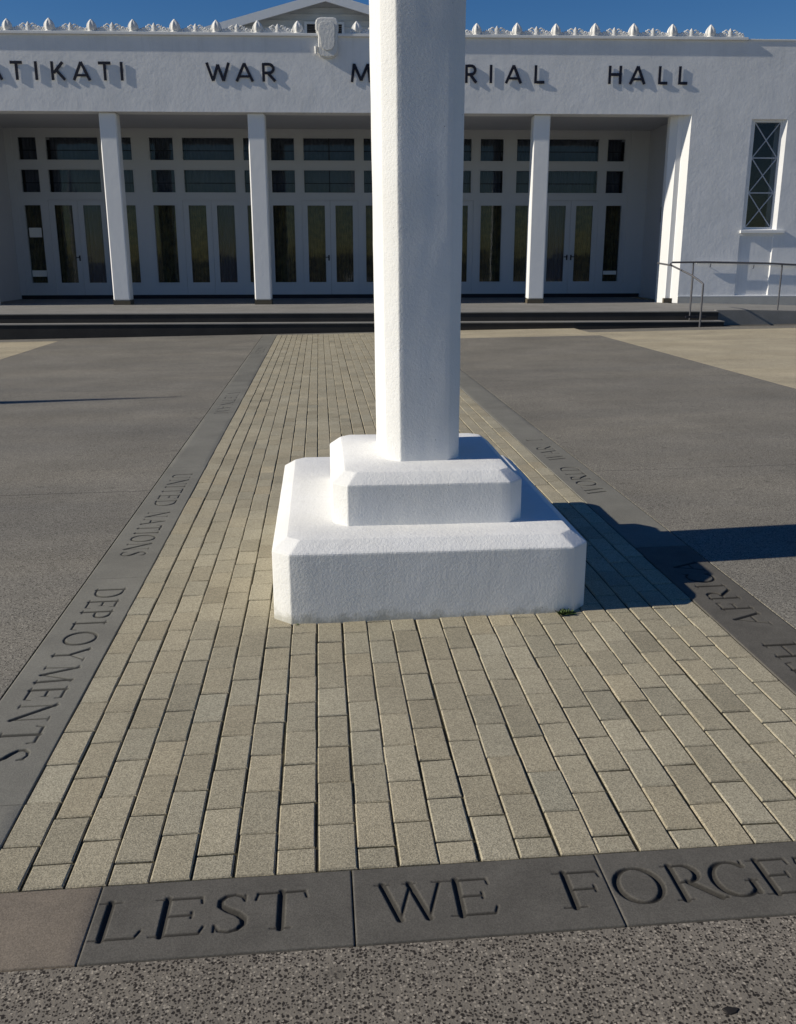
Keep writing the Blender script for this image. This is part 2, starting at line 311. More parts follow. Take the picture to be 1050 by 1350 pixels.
GL = {   # strokes in units of the cap height; width in the second entry
 'L': (0.62, stem(0.15)+[line((0.15, 0.03), (0.58, 0.03), TN), line((0.58, 0.03), (0.64, 0.2), SF)]),
 'E': (0.68, stem(0.15)+[line((0.15, 0.97), (0.6, 0.97), TN), line((0.6, 0.97), (0.62, 0.82), SF), line((0.15, 0.52), (0.5, 0.52), TN), line((0.5, 0.6), (0.5, 0.44), SF), line((0.15, 0.03), (0.63, 0.03), TN), line((0.63, 0.03), (0.68, 0.2), SF)]),
 'F': (0.65, stem(0.15)+[line((0.15, 0.97), (0.6, 0.97), TN), line((0.6, 0.97), (0.62, 0.82), SF), line((0.15, 0.50), (0.5, 0.50), TN), line((0.5, 0.58), (0.5, 0.42), SF)]),
 'S': (0.56, [[(0.50, 0.80, SF), (0.46, 0.92, TN), (0.33, 0.985, TN), (0.19, 0.95, TN*1.2), (0.10, 0.84, TK*.8), (0.11, 0.70, TK*.9), (0.24, 0.58, TK), (0.40, 0.47, TK), (0.50, 0.34, TK*.95), (0.51, 0.20, TK*.8), (0.42, 0.07, TN*1.2), (0.28, 0.015, TN), (0.12, 0.06, TN), (0.05, 0.20, SF)], line((0.5, 0.8), (0.5, 0.95), SF), line((0.05, 0.2), (0.05, 0.04), SF)]),
 'T': (0.80, stem(0.40, top=False)+[line((0.05, 0.97), (0.75, 0.97), TN), line((0.05, 0.97), (0.02, 0.80), SF), line((0.75, 0.97), (0.78, 0.80), SF)]),
 'W': (1.25, [line((0.12, 0.97), (0.37, 0.02), TK), line((0.37, 0.02), (0.62, 0.95), TN), line((0.60, 0.97), (0.86, 0.02), TK), line((0.86, 0.02), (1.13, 0.97), TN), ser(0.12, 0.975, 0.13), ser(0.60, 0.975, 0.11), ser(1.13, 0.975, 0.12)]),
 'O': (0.95, [arc(0.475, 0.5, 0.42, 0.48, 0, 360, 28, TN, TK)]),
 'R': (0.85, stem(0.15)+[[(0.15, 0.97, TN), (0.36, 0.97, TN)]+arc(0.36, 0.735, 0.23, 0.235, 90, -90, 8, TN, TK)+[(0.15, 0.50, TN)], line((0.36, 0.5), (0.80, 0.03), TK), line((0.76, 0.025), (0.92, 0.025), SF)]),
 'G': (0.92, [arc(0.47, 0.5, 0.41, 0.48, 45, 315, 22, TN, TK), line((0.76, 0.84), (0.78, 0.98), SF), line((0.78, 0.42), (0.78, 0.10), TK*.9), ser(0.78, 0.43, 0.12)]),
 'D': (0.88, stem(0.15)+[[(0.15, 0.97, TN), (0.36, 0.97, TN)]+arc(0.36, 0.5, 0.44, 0.47, 90, -90, 12, TN, TK)+[(0.15, 0.03, TN)]]),
 'P': (0.70, stem(0.15)+[[(0.15, 0.97, TN), (0.36, 0.97, TN)]+arc(0.36, 0.72, 0.25, 0.25, 90, -90, 8, TN, TK)+[(0.15, 0.47, TN)]]),
 'Y': (0.90, [line((0.45, 0.02), (0.45, 0.48), TK), line((0.45, 0.48), (0.12, 0.97), TK), line((0.45, 0.48), (0.78, 0.97), TN), ser(0.45, 0.025), ser(0.12, 0.975, 0.12), ser(0.78, 0.975, 0.11)]),
 'M': (1.10, [line((0.15, 0.02), (0.20, 0.97), TN), line((0.20, 0.97), (0.56, 0.05), TK), line((0.56, 0.05), (0.90, 0.97), TN), line((0.90, 0.97), (0.97, 0.02), TK), ser(0.15, 0.025, 0.11), ser(0.97, 0.025, 0.13), ser(0.16, 0.975, 0.08), ser(0.94, 0.975, 0.08)]),
 'N': (0.95, [line((0.15, 0.02), (0.15, 0.97), TN), line((0.13, 0.97), (0.80, 0.03), TK), line((0.80, 0.0), (0.80, 0.97), TN), ser(0.15, 0.025, 0.11), ser(0.12, 0.975, 0.09), ser(0.80, 0.975, 0.11)]),
 'A': (0.92, [line((0.10, 0.03), (0.45, 0.97), TN), line((0.45, 0.97), (0.82, 0.03), TK), line((0.24, 0.37), (0.66, 0.37), TN), ser(0.10, 0.025, 0.11), ser(0.82, 0.025, 0.13)]),
 'I': (0.30, stem(0.15)), 'H': (0.92, stem(0.15)+stem(0.77)+[line((0.15, 0.51), (0.77, 0.51), TN)]),
 'U': (0.90, [line((0.15, 0.97), (0.15, 0.35), TK), arc(0.45, 0.35, 0.30, 0.33, 180, 360, 12, TN, TK*.8), line((0.75, 0.35), (0.75, 0.97), TN), ser(0.15, 0.975, 0.12), ser(0.75, 0.975, 0.12)]),
 'C': (0.88, [arc(0.47, 0.5, 0.41, 0.48, 45, 315, 22, TN, TK), line((0.76, 0.84), (0.79, 0.98), SF), line((0.76, 0.16), (0.80, 0.03), SF)]),
 'K': (0.85, stem(0.15)+[line((0.17, 0.45), (0.70, 0.97), TN), line((0.33, 0.58), (0.80, 0.03), TK), ser(0.70, 0.975, 0.1)]),
 'V': (0.9, [line((0.12, 0.97), (0.46, 0.02), TK), line((0.46, 0.02), (0.80, 0.97), TN), ser(0.12, 0.975, 0.12), ser(0.80, 0.975, 0.11)]),
}
def place(ch, a0, a1, axis, base, H):
    """segments of one letter; axis 'x': reads +X, 'down': reads -Y with tops to +X, 'up': reads +Y with tops to -X"""
    w, st = GL[ch]; sc = (a1-a0)/w; out = []
    for s in st:
        pts = []
        for (x, y, t) in s:
            l = a0 + x*sc; h = y*H
            if axis == 'x': p = (l, base+h)
            elif axis == 'down': p = (base+h, l)
            else: p = (base-h, l)
            pts.append((*p, t*H))
        out += [(pts[i], pts[i+1]) for i in range(len(pts)-1)]
    return out
def word(txt, a0, a1, axis, base, H, gap=0.16):
    ws = [GL[c][0] if c != ' ' else 0.45 for c in txt]; tot = sum(ws)+gap*(len(txt)-1); k = (a1-a0)/tot; x = a0; out = []
    for c, w in zip(txt, ws):
        if c != ' ': out += place(c, x, x+w*k, axis, base, H)
        x += (w+gap)*k
    return out
def slab(x0, x1, y0, y1, segs, mat, label, group, res, name='engraved_stone', inset=0.0015, depth=0.80):
    nx = max(4, int((x1-x0)/res)); ny = max(4, int((y1-y0)/res))
    X = np.concatenate([[x0+inset], np.linspace(x0+0.005, x1-0.005, nx-1), [x1-inset]]); Y = np.concatenate([[y0+inset], np.linspace(y0+0.005, y1-0.005, ny-1), [y1-inset]]); XX, YY = np.meshgrid(X, Y)
    Z = np.zeros_like(XX)
    for (a, b) in segs:
        ax, ay, aw = a; bx, by, bw = b; dx, dy = bx-ax, by-ay; L2 = dx*dx+dy*dy+1e-12
        wmax = max(aw, bw)
        i0, i1 = np.searchsorted(X, [min(ax, bx)-wmax, max(ax, bx)+wmax]); j0, j1 = np.searchsorted(Y, [min(ay, by)-wmax, max(ay, by)+wmax])
        if i1 <= i0 or j1 <= j0: continue
        xs = XX[j0:j1, i0:i1]; ys = YY[j0:j1, i0:i1]
        t = np.clip(((xs-ax)*dx+(ys-ay)*dy)/L2, 0, 1); d = np.hypot(xs-ax-t*dx, ys-ay-t*dy); w = aw+(bw-aw)*t
        Z[j0:j1, i0:i1] = np.maximum(Z[j0:j1, i0:i1], np.clip(w/2-d, 0, None))
    edge = np.minimum.reduce([XX-x0, x1-XX, YY-y0, y1-YY]); 
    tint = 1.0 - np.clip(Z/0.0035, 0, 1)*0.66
    base = random.uniform(0.95, 1.06)
    H = 0.001 - Z*depth - np.clip(0.004-edge, 0, None)*0.5
    V = np.stack([XX, YY, GX*XX+GY*YY+H], -1).reshape(-1, 3)
    idx = np.arange((nx+1)*(ny+1)).reshape(ny+1, nx+1)
    F = np.stack([idx[:-1, :-1], idx[:-1, 1:], idx[1:, 1:], idx[1:, :-1]], -1).reshape(-1, 4)
    ring = np.concatenate([idx[0, :], idx[1:, -1], idx[-1, -2::-1], idx[-2:0:-1, 0]]); nb = len(V)
    low = V[ring].copy(); low[:, 2] -= 0.03; V = np.concatenate([V, low]); n = len(ring); k = np.arange(n)
    S = np.stack([ring[(k+1) % n], ring, nb+k, nb+(k+1) % n], -1)
    F = np.concatenate([F, S[:, ::-1][:, :]])
    me = bpy.data.meshes.new(name); me.vertices.add(len(V)); me.vertices.foreach_set('co', V.astype(np.float32).ravel())
    me.loops.add(F.size); me.loops.foreach_set('vertex_index', F.astype(np.int32).ravel())
    me.polygons.add(len(F)); me.polygons.foreach_set('loop_start', np.arange(0, F.size, 4, dtype=np.int32)); me.polygons.foreach_set('loop_total', np.full(len(F), 4, dtype=np.int32))
    me.update(calc_edges=True); me.validate()
    tt = np.concatenate([tint.ravel(), np.ones(n)])*base
    at = me.color_attributes.new('tint', 'FLOAT_COLOR', 'POINT'); at.data.foreach_set('color', np.stack([tt, tt, tt, np.ones_like(tt)], -1).astype(np.float32).ravel())
    bm = bmesh.new(); bm.from_mesh(me); bmesh.ops.recalc_face_normals(bm, faces=bm.faces); bm.to_mesh(me); bm.free()
    me.materials.append(M[mat]); o = bpy.data.objects.new(name, me); C.objects.link(o)
    c = Vector(((x0+x1)/2, (y0+y1)/2, 0)); me.transform(Matrix.Translation(-c)); o.location = c
    return tag(o, label, 'paving stone', group)
FB = 'stones of the engraved front border'
H = 0.128; B0 = 1.745
front = []
for ch, a, b in (('L', -0.540, -0.434), ('E', -0.410, -0.292), ('S', -0.275, -0.196), ('T', -0.182, -0.058), ('W', 0.100, 0.268), ('E', 0.268, 0.376), ('F', 0.528, 0.642), ('O', 0.662, 0.780), ('R', 0.795, 0.905), ('G', 0.897, 1.010), ('E', 1.010, 1.115), ('T', 1.125, 1.235)):
    front += place(ch, a, b, 'x', B0, H)
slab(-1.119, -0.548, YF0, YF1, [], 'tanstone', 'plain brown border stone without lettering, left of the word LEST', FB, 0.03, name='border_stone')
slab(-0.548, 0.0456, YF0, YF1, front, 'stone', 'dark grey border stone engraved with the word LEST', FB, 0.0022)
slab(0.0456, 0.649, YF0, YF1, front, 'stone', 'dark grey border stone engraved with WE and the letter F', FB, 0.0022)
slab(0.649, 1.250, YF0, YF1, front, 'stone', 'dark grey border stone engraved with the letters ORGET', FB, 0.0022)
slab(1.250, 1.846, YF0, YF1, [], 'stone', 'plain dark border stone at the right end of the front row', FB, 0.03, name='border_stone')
LBn = 'stones of the border along the left of the path'; RBn = 'stones of the border along the right of the path'
ls = word('DEPLOYMENTS', 4.065, 2.545, 'down', -1.040, H) + word('UNITED', 6.40, 5.52, 'down', -1.040, H) + word('NATIONS', 5.385, 4.54, 'down', -1.040, H) + word('VIETNAM', 10.5, 9.0, 'down', -1.040, H) + word('KOREA', 16.0, 14.9, 'down', -1.040, H)
rs = word('SOUTH', 2.35, 3.13, 'up', 1.780, H) + word('AFRICA', 3.30, 4.10, 'up', 1.780, H) + word('WORLD', 5.45, 6.22, 'up', 1.775, H) + word('WAR', 6.45, 6.95, 'up', 1.775, H) + word('I', 7.18, 7.26, 'up', 1.775, H)
for (a, b, mt, rr, lab) in ((1.935, 2.31, 'bandstone', .03, 'short plain border stone at the near left corner of the brick path'),
        (2.31, 4.20, 'bandstone', .003, 'long grey border stone engraved DEPLOYMENTS left of the brick path'),
        (4.20, 6.60, 'bandstone', .0035, 'grey border stone engraved UNITED NATIONS left of the brick path'),
        (6.60, 8.70, 'bandstone', .03, 'plain grey border stone left of the path, beyond UNITED NATIONS'),
        (8.70, 11.0, 'bandstone', .006, 'grey border stone with small distant lettering halfway along the left of the path'),
        (11.0, 14.6, 'bandstone', .03, 'plain grey border stone left of the path, second before the hall steps'),
        (14.6, 18.55, 'bandstone', .008, 'farthest border stone on the left of the path, at the hall steps')):
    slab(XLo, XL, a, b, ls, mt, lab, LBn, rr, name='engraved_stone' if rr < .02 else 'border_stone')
for (a, b, mt, rr, lab) in ((1.935, 4.35, 'stone', .003, 'dark border stone engraved SOUTH AFRICA right of the brick path'),
        (4.35, 7.5, 'bandstone', .0035, 'grey border stone engraved WORLD WAR I right of the brick path'),
        (7.5, 12.5, 'bandstone', .03, 'plain grey border stone on the right of the path behind the memorial pillar'),
        (12.5, 18.55, 'bandstone', .03, 'farthest border stone on the right of the path, at the hall steps')):
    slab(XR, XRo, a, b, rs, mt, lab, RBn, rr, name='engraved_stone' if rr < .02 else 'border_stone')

# ------------------------------------------------------------------ the memorial pillar
def ring(hx, hy, ch, r=0.008, step=0.05):
    """chamfered rectangle with slightly rounded corners, fixed point count per side"""
    P = [(-hx+ch, -hy), (hx-ch, -hy), (hx, -hy+ch), (hx, hy-ch), (hx-ch, hy), (-hx+ch, hy), (-hx, hy-ch), (-hx, -hy+ch)]
    P = [Vector(p) for p in P]; out = []
    r *= 0.7
    for i in range(8):
        p = P[i]; a = (P[i-1]-p).normalized(); b = (P[(i+1) % 8]-p).normalized()
        s = p+a*r; e = p+b*r
        for t in (0, 0.33, 0.67, 1): out.append(s*(1-t)**2 + p*2*t*(1-t) + e*t*t)
        q = P[(i+1) % 8]; s2 = q-(q-p).normalized()*r
        n = 14 if i % 2 == 0 else 2
        for k in range(1, n): out.append(e.lerp(s2, k/n))
    return out
def loft(levels, cx, cy, name, parent, off, wob=0.0015, rz=0, lean=0.0):
    V = []; n = None; F = []
    cr, sr = math.cos(rz), math.sin(rz)
    for (z, hx, hy, ch) in levels:
        R_ = ring(hx, hy, ch, min(0.010, ch*0.35))
        n = len(R_)
        for p in R_:
            q = Vector((cx+p.x*cr-p.y*sr, cy+p.x*sr+p.y*cr, z))
            d = noise.noise_vector(q*4.0)*wob + noise.noise_vector(q*14.0)*wob*0.35
            V.append(tuple(q+Vector((d.x+lean*(z-0.5), d.y, d.z)) - Vector(off)))
    for i in range(len(levels)-1):
        for k in range(n): F.append((i*n+k, i*n+(k+1) % n, (i+1)*n+(k+1) % n, (i+1)*n+k))
    F.append(tuple((len(levels)-1)*n+k for k in range(n)))
    me = bpy.data.meshes.new(name); me.from_pydata(V, [], F); me.update()
    bm = bmesh.new(); bm.from_mesh(me); bmesh.ops.recalc_face_normals(bm, faces=bm.faces); bm.to_mesh(me); bm.free()
    me.polygons.foreach_set('use_smooth', [True]*len(me.polygons)); me.set_sharp_from_angle(angle=math.radians(9))
    me.materials.append(M['pier']); o = bpy.data.objects.new(name, me); C.objects.link(o); o.parent = parent; return o
def block_levels(z0, zf, zt, hx, hy, ch, bw):
    lv = []
    nz = 6
    for i in range(nz+1): lv.append((z0+(zf-0.008-z0)*i/nz, hx, hy, ch))
    r = 0.008
    lv += [(zf-0.002, hx-0.0012, hy-0.0012, ch), (zf+0.003, hx-0.006, hy-0.006, ch)]
    lv += [(zt-0.006, hx-bw+0.008, hy-bw+0.008, ch-bw*0.25), (zt-0.0015, hx-bw, hy-bw, ch-bw*0.3), (zt, hx-bw-0.009, hy-bw-0.009, ch-bw*0.33), (zt+0.001, hx-bw-0.05, hy-bw-0.05, ch-bw*0.4), (zt+0.0015, hx*0.35, hy*0.35, 0.02)]
    return lv
pc = Vector((0.438, 4.38, gz(0.438, 4.38)))
pil = empty('war_memorial_pillar', pc, label='tall white roughcast memorial pillar on a two-tier stepped base, standing on the brick path', cat='war memorial')
loft(block_levels(-0.09, 0.280, 0.322, 0.655, 0.855, 0.072, 0.062), 0.438, 4.385, 'lower_base_block', pil, pc)
loft(block_levels(0.315, 0.503, 0.545, 0.410, 0.480, 0.062, 0.056), 0.447, 4.245, 'upper_base_block', pil, pc)
zz_ = sorted([0.535+(5.0-0.535)*i/40 for i in range(41)]+[1.474, 1.477, 1.4795, 1.483]); lv = [(z, 0.167+0.0042*(z-0.5)-(0.0 if abs(z-1.478) < 0.003 else 0), 0.262-(0.0 if abs(z-1.478) < 0.003 else 0), 0.058) for z in zz_] + [(5.02, 0.16, 0.256, 0.055), (5.25, 0.03, 0.03, 0.01)]
loft(lv, 0.441, 4.275, 'shaft', pil, pc, 0.002, rz=math.radians(2.6), lean=-0.005)

# weed at the right front foot of the base
def weed(x, y, n, s, label):
    m = MB()
    for i in range(n):
        a = random.uniform(0, 2*PI); l = s*random.uniform(0.5, 1.2); el = random.uniform(0.2, 1.2)
        b = Vector((random.uniform(-1, 1)*s*0.9, random.uniform(-.4, .4)*s*0.5, 0)); d = Vector((math.cos(a)*math.cos(el), math.sin(a)*math.cos(el), math.sin(el)))*l
        w = Vector((-math.sin(a), math.cos(a), 0.2))*l*0.18
        m.quad(b, b+d*0.5+w, b+d, b+d*0.5-w)
    o = m.build('weed', 'leaf'); o.location = (x, y, gz(x, y)); return tag(o, label, 'weed')
weed(0.985, 3.505, 110, 0.028, 'small green weed tuft at the right front foot of the white pillar base')
weed(-0.12, 3.515, 16, 0.010, 'tiny weed sprouting at the left front foot of the pillar base')
m = MB(); m.lathe([(0.016, 0), (0.013, 0.0025), (0.004, 0.003)], 0, 0, 0, 14, 1.3, 0.8, fn=lambda a, z: 0.8+0.12*math.sin(3*a+1)+0.08*math.sin(5*a)); o = m.build('gum_blob', 'gum'); o.location = (0.775, 1.425, gz(.775, 1.425)); tag(o, 'flat black chewing gum blob stuck to the speckled foreground paving', 'gum')

# ------------------------------------------------------------------ the hall
hb = hw(HU0, DF, 0)
hall = empty('memorial_hall', hb, -HY, label='white stuccoed war memorial hall with five-bay columned portico, black wall lettering and ornamented parapet', cat='hall')
OFF = (HU0, DF, 0)
def hp(m, name, mat, parent=None, bevel=0, **kw):
    return m.build(name, mat, parent or hall, OFF, bevel, **kw)
def wall_holes(m, u0, u1, z0, z1, d, th, holes):
    """front face at d with rectangular recesses (u0,u1,z0,z1,depth,splay); back closed"""
    us = sorted({u0, u1, *[h[0] for h in holes], *[h[1] for h in holes]}); zs = sorted({z0, z1, *[h[2] for h in holes], *[h[3] for h in holes]})
    for a, b in zip(us, us[1:]):
        for c, e in zip(zs, zs[1:]):
            if any(h[0]-1e-6 <= a and b <= h[1]+1e-6 and h[2]-1e-6 <= c and e <= h[3]+1e-6 for h in holes): continue
            m.quad((a, d, c), (b, d, c), (b, d, e), (a, d, e))
    for (a, b, c, e, dp, sp, back) in holes:
        q = [(a, c), (b, c), (b, e), (a, e)]; qi = [(a+sp, c+sp*.3), (b-sp, c+sp*.3), (b-sp, e-sp*.3), (a+sp, e-sp*.3)]
        for i in range(4):
            j = (i+1) % 4; m.quad((q[i][0], d, q[i][1]), (q[j][0], d, q[j][1]), (qi[j][0], d+dp, qi[j][1]), (qi[i][0], d+dp, qi[i][1]))
        if back: m.quad(*[(p[0], d+dp, p[1]) for p in qi])
    # sides, top, bottom and back
    m.quad((u0, d, z0), (u0, d, z1), (u0, d+th, z1), (u0, d+th, z0)); m.quad((u1, d, z0), (u1, d+th, z0), (u1, d+th, z1), (u1, d, z1))
    m.quad((u0, d, z1), (u1, d, z1), (u1, d+th, z1), (u0, d+th, z1)); m.quad((u0, d, z0), (u0, d+th, z0), (u1, d+th, z0), (u1, d, z0))
    m.quad((u0, d+th, z0), (u0, d+th, z1), (u1, d+th, z1), (u1, d+th, z0))
ZL, ZT, ZP, ZS = 4.487, 6.03, 0.282, 0.100
UL, UR = -8.78, 7.78
WT = 0.45
m = MB(); wall_holes(m, UL, UR, ZL, ZT, DF, WT, []); hp(m, 'facade_wall', 'facade')
WIN = (9.185, 10.03, 1.97, 4.40, 0.075, 0.085, False); REC = (9.16, 9.98, 0.46, 1.84, 0.026, 0.022, True)
m = MB(); wall_holes(m, UR, 17.5, 0.43, ZT, DF, WT, [WIN, REC]); hp(m, 'facade_wall', 'facade')
mir = lambda h: (2*HU0-h[1], 2*HU0-h[0], *h[2:])
m = MB(); wall_holes(m, -18.5, UL, 0.43, ZT, DF, WT, [mir(WIN), mir(REC)]); hp(m, 'facade_wall', 'facade')
for a, b in ((UR, 17.5), (-18.5, UL)):
    hp(MB().box(a+.0, b, DF-0.02, DF+WT, -0.4, 0.43), 'wall_base', 'base')
    hp(MB().box(a if a > 0 else a-.02, b if a > 0 else b, DF-0.022, DF-0.002, 0.432, 0.448), 'base_fillet', 'trim')
# jambs: splayed and fluted
def jamb(s):
    U = UR if s > 0 else UL
    pr = [(0, 0), (-0.125, 0.13), (-0.135, 0.15), (-0.25, 0.155), (-0.262, 0.175), (-0.385, 0.31), (-0.385, 0.50), (0.0, 0.50)]
    pts = [(U+s*p[0], DF+0.003+p[1]) for p in pr]
    hp(MB().prism(pts, 2, ZP+0.0, ZL-0.002), 'jamb', 'column')
jamb(1); jamb(-1)
for s in (1, -1): hp(MB().box(*(sorted((s*0+ (UR-0.30 if s > 0 else UL+0.30), (UR-0.10 if s > 0 else UL+0.10)))), DF+0.10, DF+0.2, ZP+0.002, ZP+0.11), 'jamb_base', 'inset')
# portico side walls, back wall above the frames, ceiling
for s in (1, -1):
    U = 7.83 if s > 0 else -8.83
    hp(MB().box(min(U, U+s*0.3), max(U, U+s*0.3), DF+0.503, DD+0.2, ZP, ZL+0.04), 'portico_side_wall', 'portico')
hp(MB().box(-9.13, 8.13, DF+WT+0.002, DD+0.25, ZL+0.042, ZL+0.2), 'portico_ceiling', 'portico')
# columns
for k, u in enumerate((-5.440, -2.137, 1.110, 4.357)):
    c = hp(MB().box(u-0.192, u+0.192, DF+0.09, DF+0.09+0.38, ZP+0.10, ZL-0.003), 'column', 'column', bevel=0.026, seg=1)
    MB().box(u-0.197, u+0.197, DF+0.085, DF+0.09+0.385, ZP+0.001, ZP+0.098).build('column_base', 'inset', c, OFF)
# door wall: five screens
BC = (-7.15, -3.69, -0.585, 2.47, 5.83)
row1 = (3.77, 4.31); row2 = (2.98, 3.53); dr = (0.70, 2.66)
def frame_with_holes(m, u0, u1, z0, z1, d, th, holes):
    us = sorted({u0, u1, *[h[0] for h in holes], *[h[1] for h in holes]}); zs = sorted({z0, z1, *[h[2] for h in holes], *[h[3] for h in holes]})
    for a, b in zip(us, us[1:]):
        for c, e in zip(zs, zs[1:]):
            if any(h[0]-1e-6 <= a and b <= h[1]+1e-6 and h[2]-1e-6 <= c and e <= h[3]+1e-6 for h in holes): continue
            m.quad((a, d, c), (b, d, c), (b, d, e), (a, d, e))
    for (a, b, c, e) in holes:
        q = [(a, c), (b, c), (b, e), (a, e)]
        for i in range(4):
            j = (i+1) % 4; m.quad((q[i][0], d, q[i][1]), (q[j][0], d, q[j][1]), (q[j][0], d+th, q[j][1]), (q[i][0], d+th, q[i][1]))
    m.quad((u0, d, z0), (u0, d, z1), (u0, d+th, z1), (u0, d+th, z0)); m.quad((u1, d, z0), (u1, d+th, z0), (u1, d+th, z1), (u1, d, z1)); m.quad((u0, d, z1), (u1, d, z1), (u1, d+th, z1), (u0, d+th, z1))
def curtain(u0, u1, z0, z1, d, gather=0.028, n=56):
    mm = MB(); f = random.uniform(8, 13); ph = random.uniform(0, 6)
    P = []
    for i in range(n+1):
        u = u0+(u1-u0)*i/n; P.append((u, d+gather*math.sin(f*2*PI*(u-u0)+ph+0.8*math.sin(9*u))))
    for i in range(n): mm.quad((*P[i], z0), (*P[i+1], z0), (P[i+1][0], P[i+1][1]+.004, z1), (P[i][0], P[i][1]+.004, z1))
    return mm
edges = [-8.83, -5.42, -2.14, 0.94, 4.15, 7.83]
for i, c in enumerate(BC):
    u0, u1 = edges[i], edges[i+1]
    ol, orr = (1.36 if i == 0 else 1.50), (1.36 if i == 4 else 1.50)
    tw = [(c-0.66, c+0.66), (c-ol, c-0.90), (c+0.90, c+orr)]
    side = [(c-ol, c-0.94), (c+0.94, c+orr)]
    # frame: everything but the two door leaves
    holes = [(a, b, *r) for r in (row1, row2) for a, b in tw] + [(a, b, *dr) for a, b in side] + [(c-0.74, c+0.74, ZP+0.0, 2.79)]
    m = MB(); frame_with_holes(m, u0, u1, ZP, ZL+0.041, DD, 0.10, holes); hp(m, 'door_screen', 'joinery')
    # slim pilaster strips between the bays and around openings
    for r in (row1, row2):
        for a, b in tw:
            w = hp(MB().box(a-0.03, a-0.002, DD-0.014, DD-0.001, r[0]-0.03, r[1]+0.03).box(b+0.002, b+0.03, DD-0.014, DD-0.001, r[0]-0.03, r[1]+0.03).box(a-0.002, b+0.002, DD-0.014, DD-0.001, r[0]-0.03, r[0]-0.002).box(a-0.002, b+0.002, DD-0.014, DD-0.001, r[1]+0.002, r[1]+0.03), 'transom_window', 'joinery')
            MB().box(a+.001, b-.001, DD+0.05, DD+0.056, r[0]+.001, r[1]-.001).build('pane', 'glass', w, OFF)
            zb = r[0]+0.22
            MB().box(a+.002, b-.002, DD+0.040, DD+0.048, zb, zb+0.02).build('glazing_bar', 'black', w, OFF)
            if b-a > 1 and i == 2: MB().box((a+b)/2-0.012, (a+b)/2+0.012, DD+0.030, DD+0.038, r[0]+.002, r[1]-.002).build('glazing_bar', 'black', w, OFF)
            cm = curtain(a, b, r[0]-0.05, r[1]+0.05, DD+0.35, 0.01); cm.build('blind', 'curtain_blue', w, OFF)
    for j, (a, b) in enumerate(side):
        w = hp(MB().box(a-0.03, a-0.002, DD-0.014, DD-0.001, dr[0]-0.03, dr[1]+0.03).box(b+0.002, b+0.03, DD-0.014, DD-0.001, dr[0]-0.03, dr[1]+0.03).box(a-0.002, b+0.002, DD-0.014, DD-0.001, dr[1]+0.002, dr[1]+0.03).box(a-0.002, b+0.002, DD-0.02, DD-0.001, dr[0]-0.03, dr[0]-0.002), 'side_window', 'joinery')
        MB().box(a+.001, b-.001, DD+0.05, DD+0.056, dr[0]+.001, dr[1]-.001).build('pane', 'glass', w, OFF)
        curtain(a-0.05, b+0.05, dr[0]-0.1, dr[1]+0.05, DD+0.16).build('curtain', 'curtain', w, OFF)
        if (i == 0 and j == 0):
            MB().box(a+.05, b-.05, DD+0.042, DD+0.046, 1.86, 2.10).build('notice', 'paper', w, OFF)
            MB().box(a+.02, b-.02, DD+0.042, DD+0.046, 0.86, 1.02).build('notice', 'paper', w, OFF)
        if (i == 4 and j == 1): MB().box(a+.03, b-.03, DD+0.042, DD+0.046, 0.88, 0.98).build('notice', 'paper', w, OFF)
    for s in (-1, 1):
        a, b = (c-0.738, c-0.003) if s < 0 else (c+0.003, c+0.738)
        pa, pb = (c-0.595, c-0.14) if s < 0 else (c+0.14, c+0.595)
        m = MB(); frame_with_holes(m, a, b, ZP+0.012, 2.788, DD+0.018, 0.045, [(pa, pb, *dr)])
        d_ = hp(m, 'door', 'joinery')
        MB().box(pa+.001, pb-.001, DD+0.045, DD+0.051, dr[0]+.001, dr[1]-.001).build('pane', 'glass', d_, OFF)
        dark = (s > 0 and i in (0, 1)) or (s < 0 and i == 4)
        curtain(pa-0.04, pb+0.04, dr[0]-0.1, dr[1]+0.05, DD+0.16).build('curtain', 'curtain_blue' if dark else 'curtain', d_, OFF)
        hx = c+s*0.055
        if (i, s) in ((0, -1), (2, -1), (4, -1), (4, 1)):
            hm = MB().box(hx-0.018, hx+0.018, DD+0.006, DD+0.017, 1.26, 1.40); hm.tube([(hx, DD+0.006, 1.35), (hx, DD-0.03, 1.35), (hx+s*0.09, DD-0.03, 1.345)], 0.011, 8)
            hm.build('handle', 'black', d_, OFF)
    hp(MB().box(c-0.73, c+0.73, DD-0.012, DD-0.001, 2.80, 2.84), 'drip_rail', 'joinery')
# raised pilasters on the door wall behind the columns
for a, b in ((edges[0], BC[0]-1.5), (BC[4]+1.5, edges[5])):
    hp(MB().box(a+.002, b, DD-0.03, DD-0.002, ZP, ZL+0.04), 'wall_pilaster', 'joinery')
hp(MB().box(-8.8, 7.8, DD-0.045, DD-0.031, ZP+.001, ZP+0.10), 'skirting', 'dark')
# dark interior behind the doors
m = MB(); m.quad((-8.8, DD+2.2, ZP), (7.8, DD+2.2, ZP), (7.8, DD+2.2, ZL), (-8.8, DD+2.2, ZL)); m.quad((-8.8, DD+.3, ZP-.01), (7.8, DD+.3, ZP-.01), (7.8, DD+2.2, ZP-.01), (-8.8, DD+2.2, ZP-.01)); m.quad((-8.8, DD+.12, ZL+.06), (-8.8, DD+2.2, ZL+.06), (7.8, DD+2.2, ZL+.06), (7.8, DD+.12, ZL+.06))
m.quad((-8.8, DD+.12, ZP), (-8.8, DD+2.2, ZP), (-8.8, DD+2.2, ZL), (-8.8, DD+.12, ZL)); m.quad((7.8, DD+.12, ZP), (7.8, DD+2.2, ZP), (7.8, DD+2.2, ZL), (7.8, DD+.12, ZL)); hp(m, 'interior', 'dark')
# black box on the right portico wall
hp(MB().box(7.72, 7.828, 23.75, 23.98, 2.18, 2.56), 'wall_box', 'black', bevel=0.01)
